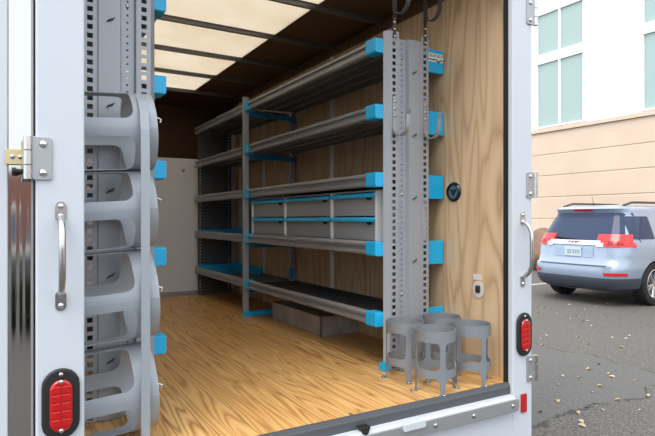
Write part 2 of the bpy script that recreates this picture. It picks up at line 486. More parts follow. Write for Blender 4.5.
def shelf(root, z, s, xf, xb, y0, y1, bx, caps, liner, trayz=-.006, near=True, far=True):
    """tray, lip, blue end brackets and caps; s=+1: aisle on the low-X side"""
    bm = bmesh.new(); t = z+trayz
    xa, xc = xf+s*.03, xb
    A = [(xa, t), (xc, t), (xc, t+.014), (xc-s*.003, t+.014), (xc-s*.003, t+.003), (xa, t+.003)]
    extrude_poly(bm, A, 'y', y0+.002, y1-.002)
    # stiffening folds under the tray
    for k in range(1, 4):
        xx = xa+(xc-xa)*k/4
        extrude_poly(bm, [(xx-.012, t), (xx-.008, t-.01), (xx+.008, t-.01), (xx+.012, t)], 'y', y0+.03, y1-.03)
    sh = obj('shelf', bm, TRAY, root)
    obj('front_lip', prism(lip_profile(s, xf, z), 'y', y0+.001, y1-.001), LIP, sh)
    for which, yy, d in (('n', y0, 1), ('f', y1, -1)):
        if which == 'n' and not near: continue
        if which == 'f' and not far: continue
        ya, yb = sorted((yy, yy+d*.018))
        if which == 'n': xq = 2.1235 if s > 0 else .254; pts = [(xq, z+.040), (bx, z+.040), (bx, z-.100), (xq, z-.100)]
        else: pts = [(xf+s*.04, z-.075), (xf+s*.04, z-.04), (bx, z-.04), (bx, z-.085)]
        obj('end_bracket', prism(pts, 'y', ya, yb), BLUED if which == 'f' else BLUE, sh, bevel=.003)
        if which in caps:
            L = .1 if which == 'n' else .075
            ya, yb = sorted((yy-d*.001, yy+d*L))
            cp = bmesh.new()
            lo = sorted((xf-s*.006, xf+s*.062))
            ch = [(lo[0], z-.032), (lo[0]+.006, z-.040), (lo[1], z-.040), (lo[1], z+.042), (lo[0], z+.042)] if s > 0 else [(lo[0], z-.040), (lo[1]-.006, z-.040), (lo[1], z-.032), (lo[1], z+.042), (lo[0], z+.042)]
            extrude_poly(cp, ch, 'y', ya, yb)
            obj('end_cap', cp, BLUE, sh, bevel=.006)
    if liner:
        bm = bmesh.new(); L = []; n = 26
        for i in range(n+1):
            x = xa+s*.006+(xc-xa-s*.012)*i/n
            L.append((x, t+.0045)); L.append((x+s*.004, t+.0105)); L.append((x+s*.010, t+.0105))
        L = [p for p in L if (p[0]-xc)*s < -.004]
        L += [(L[-1][0], t+.0032), (L[0][0], t+.0032)]
        extrude_poly(bm, L, 'y', y0+.03, y1-.03)
        obj('ribbed_mat', bm, LINER, sh)
    return sh

def upright(x, y, z0, z1, w, root, name='upright'):
    """perforated U-channel post"""
    bm = bmesh.new()
    perf(bm, x-w/2, x+w/2, z0, z1, y-.02, x, .013, .015, .036)
    for xx in (x-w/2, x+w/2):
        v = [bm.verts.new(p) for p in ((xx, y-.02, z0), (xx, y+.02, z0), (xx, y+.02, z1), (xx, y-.02, z1))]; bm.faces.new(v)
    return obj(name, bm, GREY, root, solid=.003)

YM = 4.47
# near unit
U1 = empty('shelving_unit', (2.0, 3.4, 0), 'long five-tier grey shelving along the plywood wall with blue end caps, nearest the doorway', 'shelving', 'grey shelving with blue fittings')
end_panel(False, 1.875, U1)
for i, z in enumerate(SH):
    s = shelf(U1, z, 1, XF, 2.256, 2.482, YM-.022, 2.262, 'nf', True)
    if i == 0:
        st = bmesh.new(); box(st, (2.13, 2.4798, z-.035), (2.258, 2.4818, z+.016))
        st = obj('sticker', st, mat('sticker_white', rgb(225, 225, 222), .5), s)
        st['label'] = 'white printed sticker'
        g = bmesh.new(); x = 2.138; r2 = random.Random(3)
        for k in range(8):
            w = .009; zb = z+.001; hh = .009
            box(g, (x, 2.4786, zb-hh), (x+.0016, 2.4799, zb+hh))
            box(g, (x+.0016, 2.4786, zb+hh-.003-(k % 3)*.006), (x+w, 2.4799, zb+hh-(k % 3)*.006))
            if k % 2: box(g, (x+w-.0016, 2.4786, zb-hh), (x+w, 2.4799, zb+hh))
            x += .0145
        extrude_poly(g, [(2.13, z-.019), (2.205, z-.019), (2.218, z-.030), (2.231, z-.019), (2.258, z-.019), (2.258, z-.025), (2.235, z-.025), (2.218, z-.040), (2.201, z-.025), (2.13, z-.025)], 'y', 2.4786, 2.4799)
        # printed marks belong to the bracket's sticker face
        me = bpy.data.meshes.new('marks'); bmesh.ops.recalc_face_normals(g, faces=g.faces)
        g.to_mesh(me); g.free()
        b2 = bmesh.new(); b2.from_mesh(st.data)
        n0 = len(b2.faces); tmp = me; tmp.transform(Matrix.Translation(-U1.location)); b2.from_mesh(tmp)
        b2.faces.ensure_lookup_table()
        st.data.materials.append(mat('sticker_ink', rgb(40, 44, 60), .5))
        for f in b2.faces[n0:]: f.material_index = 1
        b2.to_mesh(st.data); b2.free()
bm = bmesh.new(); P = [(XF+.003, YM-.021), (XF+.003, YM+.021)]
# middle upright: channel with a groove down its aisle face
P = [(XF-.004, YM-.020), (XF-.004, YM-.006), (XF+.006, YM-.004), (XF+.006, YM+.004), (XF-.004, YM+.006), (XF-.004, YM+.020), (XF+.04, YM+.020), (XF+.04, YM-.020)]
obj('middle_upright', prism(P, 'z', 0.002, 1.915), GREY, U1, bevel=.002)
upright(2.236, YM, .002, 1.90, .036, U1, 'rear_upright')
bm = bmesh.new(); extrude_poly(bm, [(YM-.02, .002), (YM-.02, .03), (YM-.008, .042), (YM+.008, .042), (YM+.02, .03), (YM+.02, .002)], 'x', XF+.041, 2.194)
box(bm, (XF-.02, YM-.03, .001), (XF+.045, YM-.0205, .045))
obj('foot_bar', bm, BLUE, U1, bevel=.003)
obj('foot_bar', boxes(((1.80, YP+.033, .001), (2.16, YP+.06, .04)), ((1.80, YP-.0, .001), (1.833, YP+.033, .05))), BLUE, U1, bevel=.003)
bm = bmesh.new(); box(bm, (2.2365, YM-.02, .22), (2.266, YM+.02, .33)); box(bm, (2.2, YM-.023, .30), (2.24, YM-.0205, .40))
obj('wall_bracket', bm, BLUED, U1, bevel=.003)

# far unit
U2 = empty('shelving_unit', (2.0, 5.2, 0), 'shorter five-tier grey shelving beyond the long unit, against the grey front wall', 'shelving', 'grey shelving with blue fittings')
YQ = 5.95
for z in SH:
    sh = shelf(U2, z, 1, XF+.004, 2.256, YM+.024, YQ, 2.2, '', z > .7, near=False, far=False)
    if z < 1:
        bm = bmesh.new(); box(bm, (XF+.045, YQ-.016, z-.02), (2.2, YQ-.003, z+.055)); box(bm, (XF+.045, YQ-.50, z-.0025), (2.2, YQ-.016, z+.002))
        box(bm, (2.19, YQ-.85, z-.0025), (2.205, YQ-.016, z+.075))
        obj('end_bracket', bm, BLUE, sh)
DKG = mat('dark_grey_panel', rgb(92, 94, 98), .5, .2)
bm = bmesh.new()
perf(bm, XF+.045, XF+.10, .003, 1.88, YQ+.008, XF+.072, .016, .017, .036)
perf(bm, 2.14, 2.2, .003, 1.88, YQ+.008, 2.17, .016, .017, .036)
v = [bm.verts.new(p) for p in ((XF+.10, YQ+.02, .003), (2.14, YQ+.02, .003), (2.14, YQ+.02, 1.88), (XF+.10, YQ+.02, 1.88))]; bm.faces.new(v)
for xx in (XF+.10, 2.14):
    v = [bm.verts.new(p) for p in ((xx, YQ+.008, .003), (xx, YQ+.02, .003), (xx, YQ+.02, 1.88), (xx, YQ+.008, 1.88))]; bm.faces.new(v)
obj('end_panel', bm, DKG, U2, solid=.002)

# left unit, mirrored
U3 = empty('shelving_unit', (.35, 3.2, 0), 'grey shelving on the left side behind the stacked tank rack, blue caps sticking out', 'shelving', 'grey shelving with blue fittings')
end_panel(True, 2.2, U3)
for z in SH:
    shelf(U3, z, -1, .605, .14, 2.482, 3.9, .16, 'n', True)
upright(.575, 3.93, .002, 1.9, .04, U3); upright(.17, 3.93, .002, 1.9, .04, U3)

# drawer cabinet between the third and fourth shelves
DX = 1.825
DC = empty('drawer_cabinet', (2.0, 3.5, .712), 'grey six-drawer cabinet with blue pull strips sitting inside the shelving', 'drawer cabinet')
cols = ((2.575, 3.07), (3.07, 3.77), (3.77, 4.42)); rows = ((.868, 1.008), (.724, .864))
bm = bmesh.new()
box(bm, (DX+.012, 2.555, .712), (2.2, 4.43, .72)); box(bm, (DX+.012, 2.555, 1.012), (2.2, 4.43, 1.02)); box(bm, (2.19, 2.555, .72), (2.2, 4.43, 1.012))
for yy in (2.555, 3.06, 3.76, 4.41): box(bm, (DX-.004, yy, .72), (2.19, yy+.02, 1.012))
obj('cabinet_body', bm, ALU, DC, bevel=.002)
for ya, yb in cols:
    ya += .022 if ya > 3 else .002; yb -= .012
    for za, zb in rows:
        bm = bmesh.new(); box(bm, (DX+.008, ya, za), (DX+.016, yb, zb-.006)); box(bm, (DX+.016, ya+.01, za+.006), (2.15, yb-.01, zb-.03))
        d = obj('drawer', bm, DFACE, DC, bevel=.002)
        prof = [(DX+.008, zb-.004), (DX-.012, zb-.006), (DX-.018, zb-.014), (DX-.016, zb-.03), (DX-.011, zb-.03), (DX-.008, zb-.018), (DX+.008, zb-.016)]
        obj('pull_strip', prism(prof, 'y', ya, yb), BLUE, d)
        bm = bmesh.new(); extrude_poly(bm, [(ya+.035, zb-.028), (ya+.085, zb-.028), (ya+.06, zb-.048)], 'x', DX-.012, DX+.008)
        obj('latch', bm, BLACK, d)

# ------------------------------------------------------------------ wheel housing on the floor
bm = bmesh.new()
box(bm, (1.94, 3.41, 0.001), (XR-.001, 4.26, .143))
wh = tag(obj('wheel_housing', bm, WELL, bevel=.006), 'low grey metal wheel box on the floor under the shelving', 'wheel box')
bm = bmesh.new(); box(bm, (1.932, 3.402, .001), (1.938, 3.43, .147)); box(bm, (1.932, 3.402, .001), (1.96, 3.408, .147))
obj('corner_trim', bm, GALV, wh)

# ------------------------------------------------------------------ cylinder holders
def holder_mesh(R, H, nleg, zb0, w0, w1, leg, corner, foot, phase=0.0, feet=True, N=64):
    """sheet tube with rounded windows; zb0 = underside of lower band, windows from w0 to w1, leg = strap width in metres"""
    bm = bmesh.new(); sec = 2*PI/nleg
    def P(a, z): return (R*math.cos(a+phase), R*math.sin(a+phase), z)
    for k in range(nleg):
        a0, a1 = k*sec, (k+1)*sec; ac = (a0+a1)/2
        hw = (sec*R-leg)/2; hh = (w1-w0)/2; zc = (w0+w1)/2
        inner = []; M = 64
        rr = rrect(-hw, hw, -hh, hh, corner, 8)
        # resample the window outline evenly
        L = [0]
        for i in range(len(rr)):
            p, q = rr[i], rr[(i+1) % len(rr)]; L.append(L[-1]+math.hypot(q[0]-p[0], q[1]-p[1]))
        pts = []
        for i in range(M):
            t = L[-1]*i/M; j = max(x for x in range(len(rr)) if L[x] <= t+1e-9)
            p, q = rr[j], rr[(j+1) % len(rr)]; f = (t-L[j])/max(L[j+1]-L[j], 1e-9)
            pts.append((p[0]+(q[0]-p[0])*f, p[1]+(q[1]-p[1])*f))
        OW, OZ0, OZ1 = sec*R/2, zb0-zc, H-zc
        outer = []
        for (x, y) in pts:
            # push the window point out onto the sector rectangle
            sx = abs(x)/hw; sy = abs(y)/hh
            if sy >= sx:
                outer.append((x/hw*OW if sx < .999 else math.copysign(OW, x), OZ1 if y > 0 else OZ0))
            else:
                yy = y/hh; outer.append((math.copysign(OW, x), yy*OZ1 if yy > 0 else -yy*OZ0))
        # snap the nearest points to the four corners
        for cx, cz in ((OW, OZ1), (-OW, OZ1), (-OW, OZ0), (OW, OZ0)):
            j = min(range(M), key=lambda i: (outer[i][0]-cx)**2+(outer[i][1]-cz)**2); outer[j] = (cx, cz)
        rings = []
        for s in (0, .33, .66, 1):
            rings.append([bm.verts.new(P(ac+(p[0]+(o[0]-p[0])*s)/R, zc+p[1]+(o[1]-p[1])*s)) for p, o in zip(pts, outer)])
        for A, B in zip(rings, rings[1:]):
            for i in range(M):
                bm.faces.new((A[i], A[(i+1) % M], B[(i+1) % M], B[i]))
        if feet:
            # foot: strap running down to the floor with flared shoulders
            for sgn, ab in ((1, a0), (-1, a1)):
                prof = []
                for i in range(9):
                    t = i/8; prof.append((foot/2 + (leg*.9)*(1-math.sqrt(max(0, 1-(1-t)**2))) , zb0*(1-t)))
                colL = [bm.verts.new(P(ab, z)) for _, z in prof]
                colR = [bm.verts.new(P(ab+sgn*w/R, z)) for w, z in prof]
                for i in range(8): bm.faces.new((colL[i], colR[i], colR[i+1], colL[i+1]))
    bmesh.ops.remove_doubles(bm, verts=bm.verts, dist=.0004)
    return bm

H0 = empty('cylinder_holder', (0, 0, 0), '', 'cylinder holder', 'grey cylinder holders standing on the floor')
PH = math.radians(-110)
obj('holder_body', holder_mesh(.1, .305, 4, .078, .118, .250, .028, .022, .020, PH), HOLD, H0, smooth=True, solid=.0035)
for k in range(4):
    bm = bmesh.new()
    a = PH+k*PI/2; c, s = math.cos(a), math.sin(a)
    q = []
    for r_, t_ in ((.098, -.014), (.128, -.014), (.128, .014), (.098, .014)):
        q.append((r_*c - t_*s, r_*s + t_*c))
    extrude_poly(bm, q, 'z', .001, .0045)
    obj('foot_tab', bm, HOLD, H0)
studs('bolt', H0, [(.115*math.cos(PH+k*PI/2), .115*math.sin(PH+k*PI/2), .0045) for k in range(4)], (0, 0, 1), .009, STEEL)
HX = ((1.835, 2.075, 'front left grey cylinder holder standing at the threshold edge'),
      (1.835, 2.315, 'grey cylinder holder in the pair by the perforated panel, on the aisle side'),
      (2.09, 2.085, 'grey cylinder holder standing right beside the plywood wall near the doorway seal'),
      (2.105, 2.32, 'rear grey cylinder holder half hidden behind the other three'))
H0.location = (*HX[0][:2], 0); H0['label'] = HX[0][2]
for (x, y, lb), rz in zip(HX[1:], (-8, 14, 4)): dup(H0, (x, y, 0), lb).rotation_euler = (0, 0, math.radians(rz))

# ------------------------------------------------------------------ stacked tank rack in front of the left shelving
R0 = empty('tank_rack', (.33, 2.25, 0), 'tall grey rack of four sideways cylinder cradles bolted beside the left post', 'tank rack')
TILT = math.radians(4.0)
cr = ((1.172, .150), (.868, .150), (.535, .172), (.170, .166))
YC = 2.245
for zc, R in cr:
    bm = holder_mesh(R, .345, 4, 0, .06, .262, .066, .035, .03, PI/4*0, feet=False)
    # stand it on its side: tube axis along +X, strap facing the doorway
    Mx = Matrix.Translation((.128+R*.075, YC, zc)) @ Matrix.Rotation(-TILT, 4, 'Y') @ Matrix.Rotation(PI/2, 4, 'Y')
    bmesh.ops.transform(bm, matrix=Mx, verts=bm.verts)
    c = obj('cradle', bm, RACKG, R0, smooth=True, solid=.003)
    g = bmesh.new()
    xe = .14+.335
    tube(g, [(xe-.02, YC-R*.93, zc+.07), (xe+.004, YC-R*.95, zc+.062), (xe+.022, YC-R*.95, zc+.055), (xe+.018, YC-R*.95, zc+.043)], .0035, 6)
    obj('wire_clip', g, STEEL, c, smooth=True)
bm = bmesh.new()
xs = .430
yb = YC-.186
P = [(YC-.02, 1.334), (YC-.07, 1.329), (YC-.125, 1.295), (yb+.022, 1.25), (yb+.004, 1.18), (yb, 1.08), (yb-.001, .9), (yb-.006, .5), (yb-.006, .006)]
Q = [(y+.006, z-.003) for y, z in P][::-1]
extrude_poly(bm, P+Q, 'x', xs-.016, xs+.016)
obj('front_strap', bm, RACKG, R0, bevel=.001)

# ------------------------------------------------------------------ hose hooks on the right end panel
def hook_mesh(x, lower):
    """flat steel strap bent to a J in the YZ plane"""
    w = .013; y = YP-.004; P = []
    if lower:
        top, bot, r = 1.54, 1.31, .058
    else:
        top, bot, r = 2.235, 1.985, .062
    P.append((y, top)); P.append((y, bot+r))
    for i in range(1, 13):
        a = PI + PI*i/12
        P.append((y-r + r*-math.cos(a)*1.0 if False else y-r+r*math.cos(PI-(a-PI)+PI), bot+r+r*math.sin(a)))
    tipy = P[-1][0]
    P.append((tipy-.004, bot+r+.05)); P.append((tipy-.016, bot+r+.075))
    bm = bmesh.new()
    rings = []
    for i, p in enumerate(P):
        a = Vector(P[max(i-1, 0)]); b = Vector(P[min(i+1, len(P)-1)]); d = (b-a).normalized(); n = Vector((-d.y, d.x))*.0025
        rings.append([bm.verts.new((x+sx*w, p[0]+n.x*sn, p[1]+n.y*sn)) for sx, sn in ((-1, -1), (1, -1), (1, 1), (-1, 1))])
    for A, B in zip(rings, rings[1:]):
        for k in range(4): bm.faces.new((A[k], A[(k+1) % 4], B[(k+1) % 4], B[k]))
    bm.faces.new(rings[0][::-1]); bm.faces.new(rings[-1])
    if not lower:      # fixing strap running down to the panel edge
        box(bm, (x-w*.8, y-.001, 1.86), (x+w*.8, y+.0035, 2.06))
    return bm
for x, low, lb in ((1.866, False, 'steel hook strap rising from the left edge of the perforated panel top'),
                   (2.088, False, 'steel hook strap rising from the right edge of the perforated panel top'),
                   (1.866, True, 'steel hook on the left perforated edge, beside the second shelf cap'),
                   (2.088, True, 'steel hook on the right perforated edge in front of a blue bracket')):
    hk = empty('hose_hook', (x, YP, 1.4 if low else 1.9), lb, 'hook', 'steel hooks on the perforated panel')
    obj('hook_strap', hook_mesh(x, low), GALV if low else DARKST, hk)
    studs('bolt', hk, [(x, YP-.0065, (1.43 if low else 1.875)+dz) for dz in (0, .04, .08)], (0, -1, 0), .01, STEEL)

# ------------------------------------------------------------------ fittings on the plywood
V = empty('round_vent', (XR, 2.40, 1.01), 'round black fitting with a glossy dark triangle, mounted on the plywood wall', 'vent')
bm = bmesh.new(); yv, zv = 2.40, 1.01
ringp = [(.058, 0), (.058, .006), (.05, .016), (.042, .014), (.04, .004), (.04, 0)]
seg = 32; rr = []
for k in range(seg):
    a = 2*PI*k/seg; rr.append([bm.verts.new((XR-d, yv+r*math.cos(a), zv+r*math.sin(a))) for r, d in ringp])
for k in range(seg):
    A, B = rr[k], rr[(k+1) % seg]
    for i in range(len(ringp)-1): bm.faces.new((A[i], A[i+1], B[i+1], B[i]))
obj('rim', bm, mat('black_gloss', rgb(20, 22, 24), .25), V, smooth=True)
bm = bmesh.new(); cyl(bm, (XR-.0005, yv, zv), (-1, 0, 0), .041, .005, 28); obj('dish', bm, mat('dish_grey', rgb(120, 128, 134), .25, .5), V, smooth=True)
bm = bmesh.new(); extrude_poly(bm, [(yv-.03, zv+.016), (yv+.03, zv+.016), (yv, zv-.028)], 'x', XR-.01, XR-.005)
obj('triangle', bm, mat('dark_blue_gloss', rgb(30, 42, 54), .2), V, bevel=.003)

TD = empty('latch_plate', (XR, 2.21, .47), 'small white oval plate with a metal latch, low on the plywood wall', 'plate')
bm = bmesh.new(); extrude_poly(bm, stadium(.078, .095, c=(2.205, .455)), 'x', XR-.005, XR-.0005); obj('plate', bm, mat('plate_white', rgb(205, 203, 200), .45), TD, bevel=.001)
bm = bmesh.new(); box(bm, (XR-.004, 2.18, .508), (XR-.0005, 2.242, .54)); obj('paper_tag', bm, mat('paper', rgb(214, 208, 200), .8), TD)
bm = bmesh.new(); extrude_poly(bm, rrect(2.188, 2.222, .437, .478, .008), 'x', XR-.011, XR-.005); tube(bm, [(XR-.012, 2.192, .47), (XR-.018, 2.205, .455), (XR-.012, 2.215, .44)], .004, 8)
obj('latch', bm, DARKST, TD, bevel=.001)

# ------------------------------------------------------------------ building across the lot
XBD = 14.5
BEIGE = None
def siding():
    m = mat('beige_siding', rgb(208, 184, 164), .75); g = G(m); vec, x, y, z = g.coords()
    n = g.noise(vec, .7, 3); g.out('Base Color', g.ramp(n, [(.3, rgb(204, 182, 162)), (.7, rgb(212, 192, 173))])); return m
BEIGE = siding()
BW = mat('white_stucco', rgb(240, 240, 238), .8)
GLASS = mat('teal_glass', rgb(150, 172, 169), .08, .0, Specular_IOR_Level=.8)
B = empty('building', (XBD, 9.5, GZ), 'beige panelled building with white upper storey and teal windows beyond the lot', 'building')
bm = bmesh.new(); zz = GZ; y0, y1 = -12, 45
edges = [GZ, -.64+.02, .02, .67, 1.32, 1.97, 2.62, 3.27, 3.58]
edges = [GZ, .19, .86, 1.53, 2.20, 2.86, 3.56]
for a, b in zip(edges, edges[1:]):
    extrude_poly(bm, [(XBD+.025, a), (XBD, a+.022), (XBD, b-.022), (XBD+.025, b), (XBD+.3, b), (XBD+.3, a)], 'y', y0, y1)
obj('panelled_wall', bm, BEIGE, B)
obj('ledge', boxes(((XBD-.06, y0, 3.56), (XBD+.3, y1, 3.68))), BEIGE, B, bevel=.01)
obj('upper_wall', boxes(((XBD+.1, y0, 3.68), (XBD+.4, y1, 7.6))), BW, B)
for ya, yb in ((9.98, 11.63), (6.62, 8.27)):
    ym = (ya+yb)/2
    bm = bmesh.new(); fr = .05
    for za, zb in ((3.72, 3.76), (5.75, 6.04), (7.3, 7.4)): box(bm, (XBD+.02, ya, za), (XBD+.12, yb, zb))
    for yy in (ya, ym, yb): box(bm, (XBD+.03, yy-.035, 3.72), (XBD+.12, yy+.035, 7.4))
    w = obj('window', bm, BW, B)
    for yp, yq in ((ya+.035, ym-.035), (ym+.035, yb-.035)):
        for za, zb in ((3.76, 5.75), (6.04, 7.3)):
            obj('pane', boxes(((XBD+.08, yp, za), (XBD+.098, yq, zb))), GLASS, w)

# boulder by the building
def rock(c, r, seed):
    bm = bmesh.new(); bmesh.ops.create_icosphere(bm, subdivisions=3, radius=1)
    rn = random.Random(seed); ph = [rn.uniform(0, 6) for _ in range(6)]
    for v in bm.verts:
        p = v.co; k = 1+.07*math.sin(3*p.x+ph[0])+.07*math.sin(4*p.y+ph[1])+.06*math.sin(5*p.z+ph[2])
        v.co = Vector((c[0]+p.x*r[0]*k, c[1]+p.y*r[1]*k, c[2]+p.z*r[2]*k))
        if v.co.z < GZ: v.co.z = GZ
    return bm
BLD = speck('tan_stone', rgb(136, 108, 88), rgb(108, 90, 78), 4, .9)
tag(obj('boulder', rock((13.3, 10.35, GZ+.5), (.55, .62, .62), 4), BLD, smooth=True), 'tan rounded boulder behind the rear of the parked car', 'boulder')

# ------------------------------------------------------------------ parked SUV (front towards the building)
CX, CY, CS = 8.46, 6.08, 1.03
PAINT = mat('pale_blue_metallic', rgb(146, 161, 182), .28, .25, Coat_Weight=.8)
CGL = mat('car_glass', rgb(46, 58, 84), .08, .0, Specular_IOR_Level=.3)
CLAD = mat('dark_cladding', rgb(64, 70, 82), .5)
CLEAR = mat('clear_lens', rgb(225, 215, 215), .15)
TYRE = mat('tyre', rgb(28, 28, 30), .7)
RIM = mat('alloy', rgb(190, 192, 196), .3, .8)
LV = [(.24, .20, 4.50, .78), (.30, .07, 4.64, .87), (.42, .01, 4.69, .905), (.58, 0, 4.70, .92), (.66, .015, 4.70, .925), (.70, .07, 4.69, .925),
      (.80, .10, 4.68, .93), (.95, .115, 4.62, .925), (1.01, .13, 4.50, .91), (1.06, .15, 3.62, .885), (1.2, .235, 3.30, .83), (1.35, .33, 3.02, .77), (1.5, .43, 2.72, .70),
      (1.555, .40, 2.60, .68), (1.60, .36, 2.5, .665), (1.64, .42, 2.35, .62), (1.67, .75, 2.1, .5), (1.68, 1.1, 1.9, .3)]
def lev(z):
    for A, Bq in zip(LV, LV[1:]):
        if A[0] <= z <= Bq[0]:
            t = (z-A[0])/(Bq[0]-A[0]); return [A[i]+(Bq[i]-A[i])*t for i in range(4)]
    return list(LV[-1] if z > LV[-1][0] else LV[0])
NE = 6.5
def car_pt(u, v, z): return (CX+u*CS, CY+v*CS, GZ+z*CS)
def rear_u(v, z):
    _, ur, uf, w = lev(z); a = (uf-ur)/2; c = (uf+ur)/2
    return c - a*max(0, 1-min(1, abs(v/w))**NE)**(1/NE)
def side_v(u, z):
    _, ur, uf, w = lev(z); a = (uf-ur)/2; c = (uf+ur)/2
    return w*max(0, 1-min(1, abs((u-c)/a))**NE)**(1/NE)
CAR = empty('parked_car', (CX+2.3, CY, GZ), 'pale blue family car parked facing the beige building', 'car')
bm = bmesh.new(); rings = []; M = 96
for z, ur, uf, w in LV:
    a = (uf-ur)/2; c = (uf+ur)/2; ring = []
    for k in range(M):
        t = 2*PI*k/M; ct, s_ = math.cos(t), math.sin(t)
        ring.append(bm.verts.new(car_pt(c+a*math.copysign(abs(ct)**(2/NE), ct), w*math.copysign(abs(s_)**(2/NE), s_), z)))
    rings.append(ring)
for A, Bq in zip(rings, rings[1:]):
    for k in range(M): bm.faces.new((A[k], A[(k+1) % M], Bq[(k+1) % M], Bq[k]))
bm.faces.new(rings[0][::-1]); bm.faces.new(rings[-1])
body = obj('body', bm, PAINT, CAR)
# wheel wells cut out of the body
WU = (.96, 3.78)
cut = bmesh.new()
for u in WU:
    for sgn in (-1, 1):
        cyl(cut, car_pt(u, sgn*.62, .345), (0, sgn, 0), .415, .5, 40)
cutter = obj('cutter', cut, CLAD)
md = body.modifiers.new('wells', 'BOOLEAN'); md.operation = 'DIFFERENCE'; md.object = cutter; md.solver = 'EXACT'
try: md.material_mode = 'TRANSFER'
except Exception: pass
bpy.context.view_layer.update()
dg = bpy.context.evaluated_depsgraph_get()
me = bpy.data.meshes.new_from_object(body.evaluated_get(dg))
body.modifiers.clear(); body.data = me; bpy.data.objects.remove(cutter)
for f in me.polygons: f.use_smooth = True
me.set_sharp_from_angle(angle=math.radians(40))

def patch(fn, us, vs, off, thick=.012):
    """surface patch from a grid function, thickened outwards a little"""
    bm = bmesh.new(); g = [[bm.verts.new(fn(u, v)) for v in vs] for u in us]
    for i in range(len(us)-1):
        for j in range(len(vs)-1): bm.faces.new((g[i][j], g[i+1][j], g[i+1][j+1], g[i][j+1]))
    return bm
def lrange(a, b, n): return [a+(b-a)*i/(n-1) for i in range(n)]
def rear_patch(name, m, v0, v1, z0, z1, off, nz=5, nv=15, parent=CAR, shape=None):
    def fn(v, z):
        zz = z if shape is None else shape(v, z)
        vv = v*min(1, lev(zz)[3]/.925*1.0) if abs(v) > 2 else v
        return car_pt(rear_u(vv, zz)-off, vv, zz)
    return obj(name, patch(fn, lrange(v0, v1, nv), lrange(z0, z1, nz), off), m, parent, smooth=True, solid=.008)
def side_patch(name, m, pts_u, z0, z1, off, sgn, nu=9, nz=5, skew=0.0, parent=CAR):
    def fn(u, z):
        uu = u + skew*(z-z0)
        return car_pt(uu, sgn*(side_v(uu, z)+off), z)
    return obj(name, patch(fn, lrange(*pts_u, nu), lrange(z0, z1, nz), off), m, parent, smooth=True, solid=.008)
def rear_glass(v0, v1, z0, z1, off):
    def fn(t, z):
        w = lev(z)[3]*.975; v = v0*w+(v1-v0)*w*t
        return car_pt(rear_u(v, z)-off, v, z)
    return patch(fn, lrange(0, 1, 21), lrange(z0, z1, 10), off)
rg = obj('rear_window', rear_glass(-1, 1, 1.045, 1.53, .004), CGL, CAR, smooth=True, solid=.008)
g = bmesh.new(); tube(g, [car_pt(rear_u(.0, 1.10)-.02, -.02, 1.075), car_pt(rear_u(.3, 1.10)-.022, .30, 1.11), car_pt(rear_u(.6, 1.12)-.02, .56, 1.125)], [.02, .014, .008], 8)
obj('wiper', g, BLACK, CAR, smooth=True)
rear_patch('brake_light', REDC, -.17, .17, 1.565, 1.60, .012, nz=2)
# chrome strip, red letters, plate
ch = rear_patch('chrome_strip', CHROME, -.47, .47, .995, 1.07, .02, nz=3)
tm = text_mesh('GMC', .07, .004)
tm.transform(Matrix(((0, 0, -1, 0), (-1, 0, 0, 0), (0, 1, 0, 0), (0, 0, 0, 1))))
tm.transform(Matrix.Diagonal((1, 1.5, 1, 1)))
tm.transform(Matrix.Translation(car_pt(rear_u(0, 1.04)-.03, 0, 1.032)))
obj('lettering', tm, mat('red_badge', rgb(196, 30, 36), .3), ch)
obj('plate_recess', rear_glass(-.4, .4, .79, .965, .006), mat('recess_paint', rgb(150, 168, 190), .4, .2), CAR, smooth=True, solid=.006)
pb = bmesh.new(); u = rear_u(0, .88)-.03
def cbox(bm, a, b): box(bm, car_pt(*a), car_pt(*b))
cbox(pb, (u, -.155, .80), (u+.012, .155, .955))
pt = obj('number_plate', pb, mat('plate_paint', rgb(190, 202, 206), .4), CAR, bevel=.003)
g = bmesh.new()
for k, yy in enumerate((-.11, -.06, -.015, .045, .09)):
    cbox(g, (u-.002, yy-.014, .845), (u, yy+.016, .855)); cbox(g, (u-.002, yy-.014, .845), (u, yy-.005, .91)); cbox(g, (u-.002, yy+.006, .87), (u, yy+.016, .912))
obj('characters', g, mat('plate_ink', rgb(92, 120, 150), .5), pt)
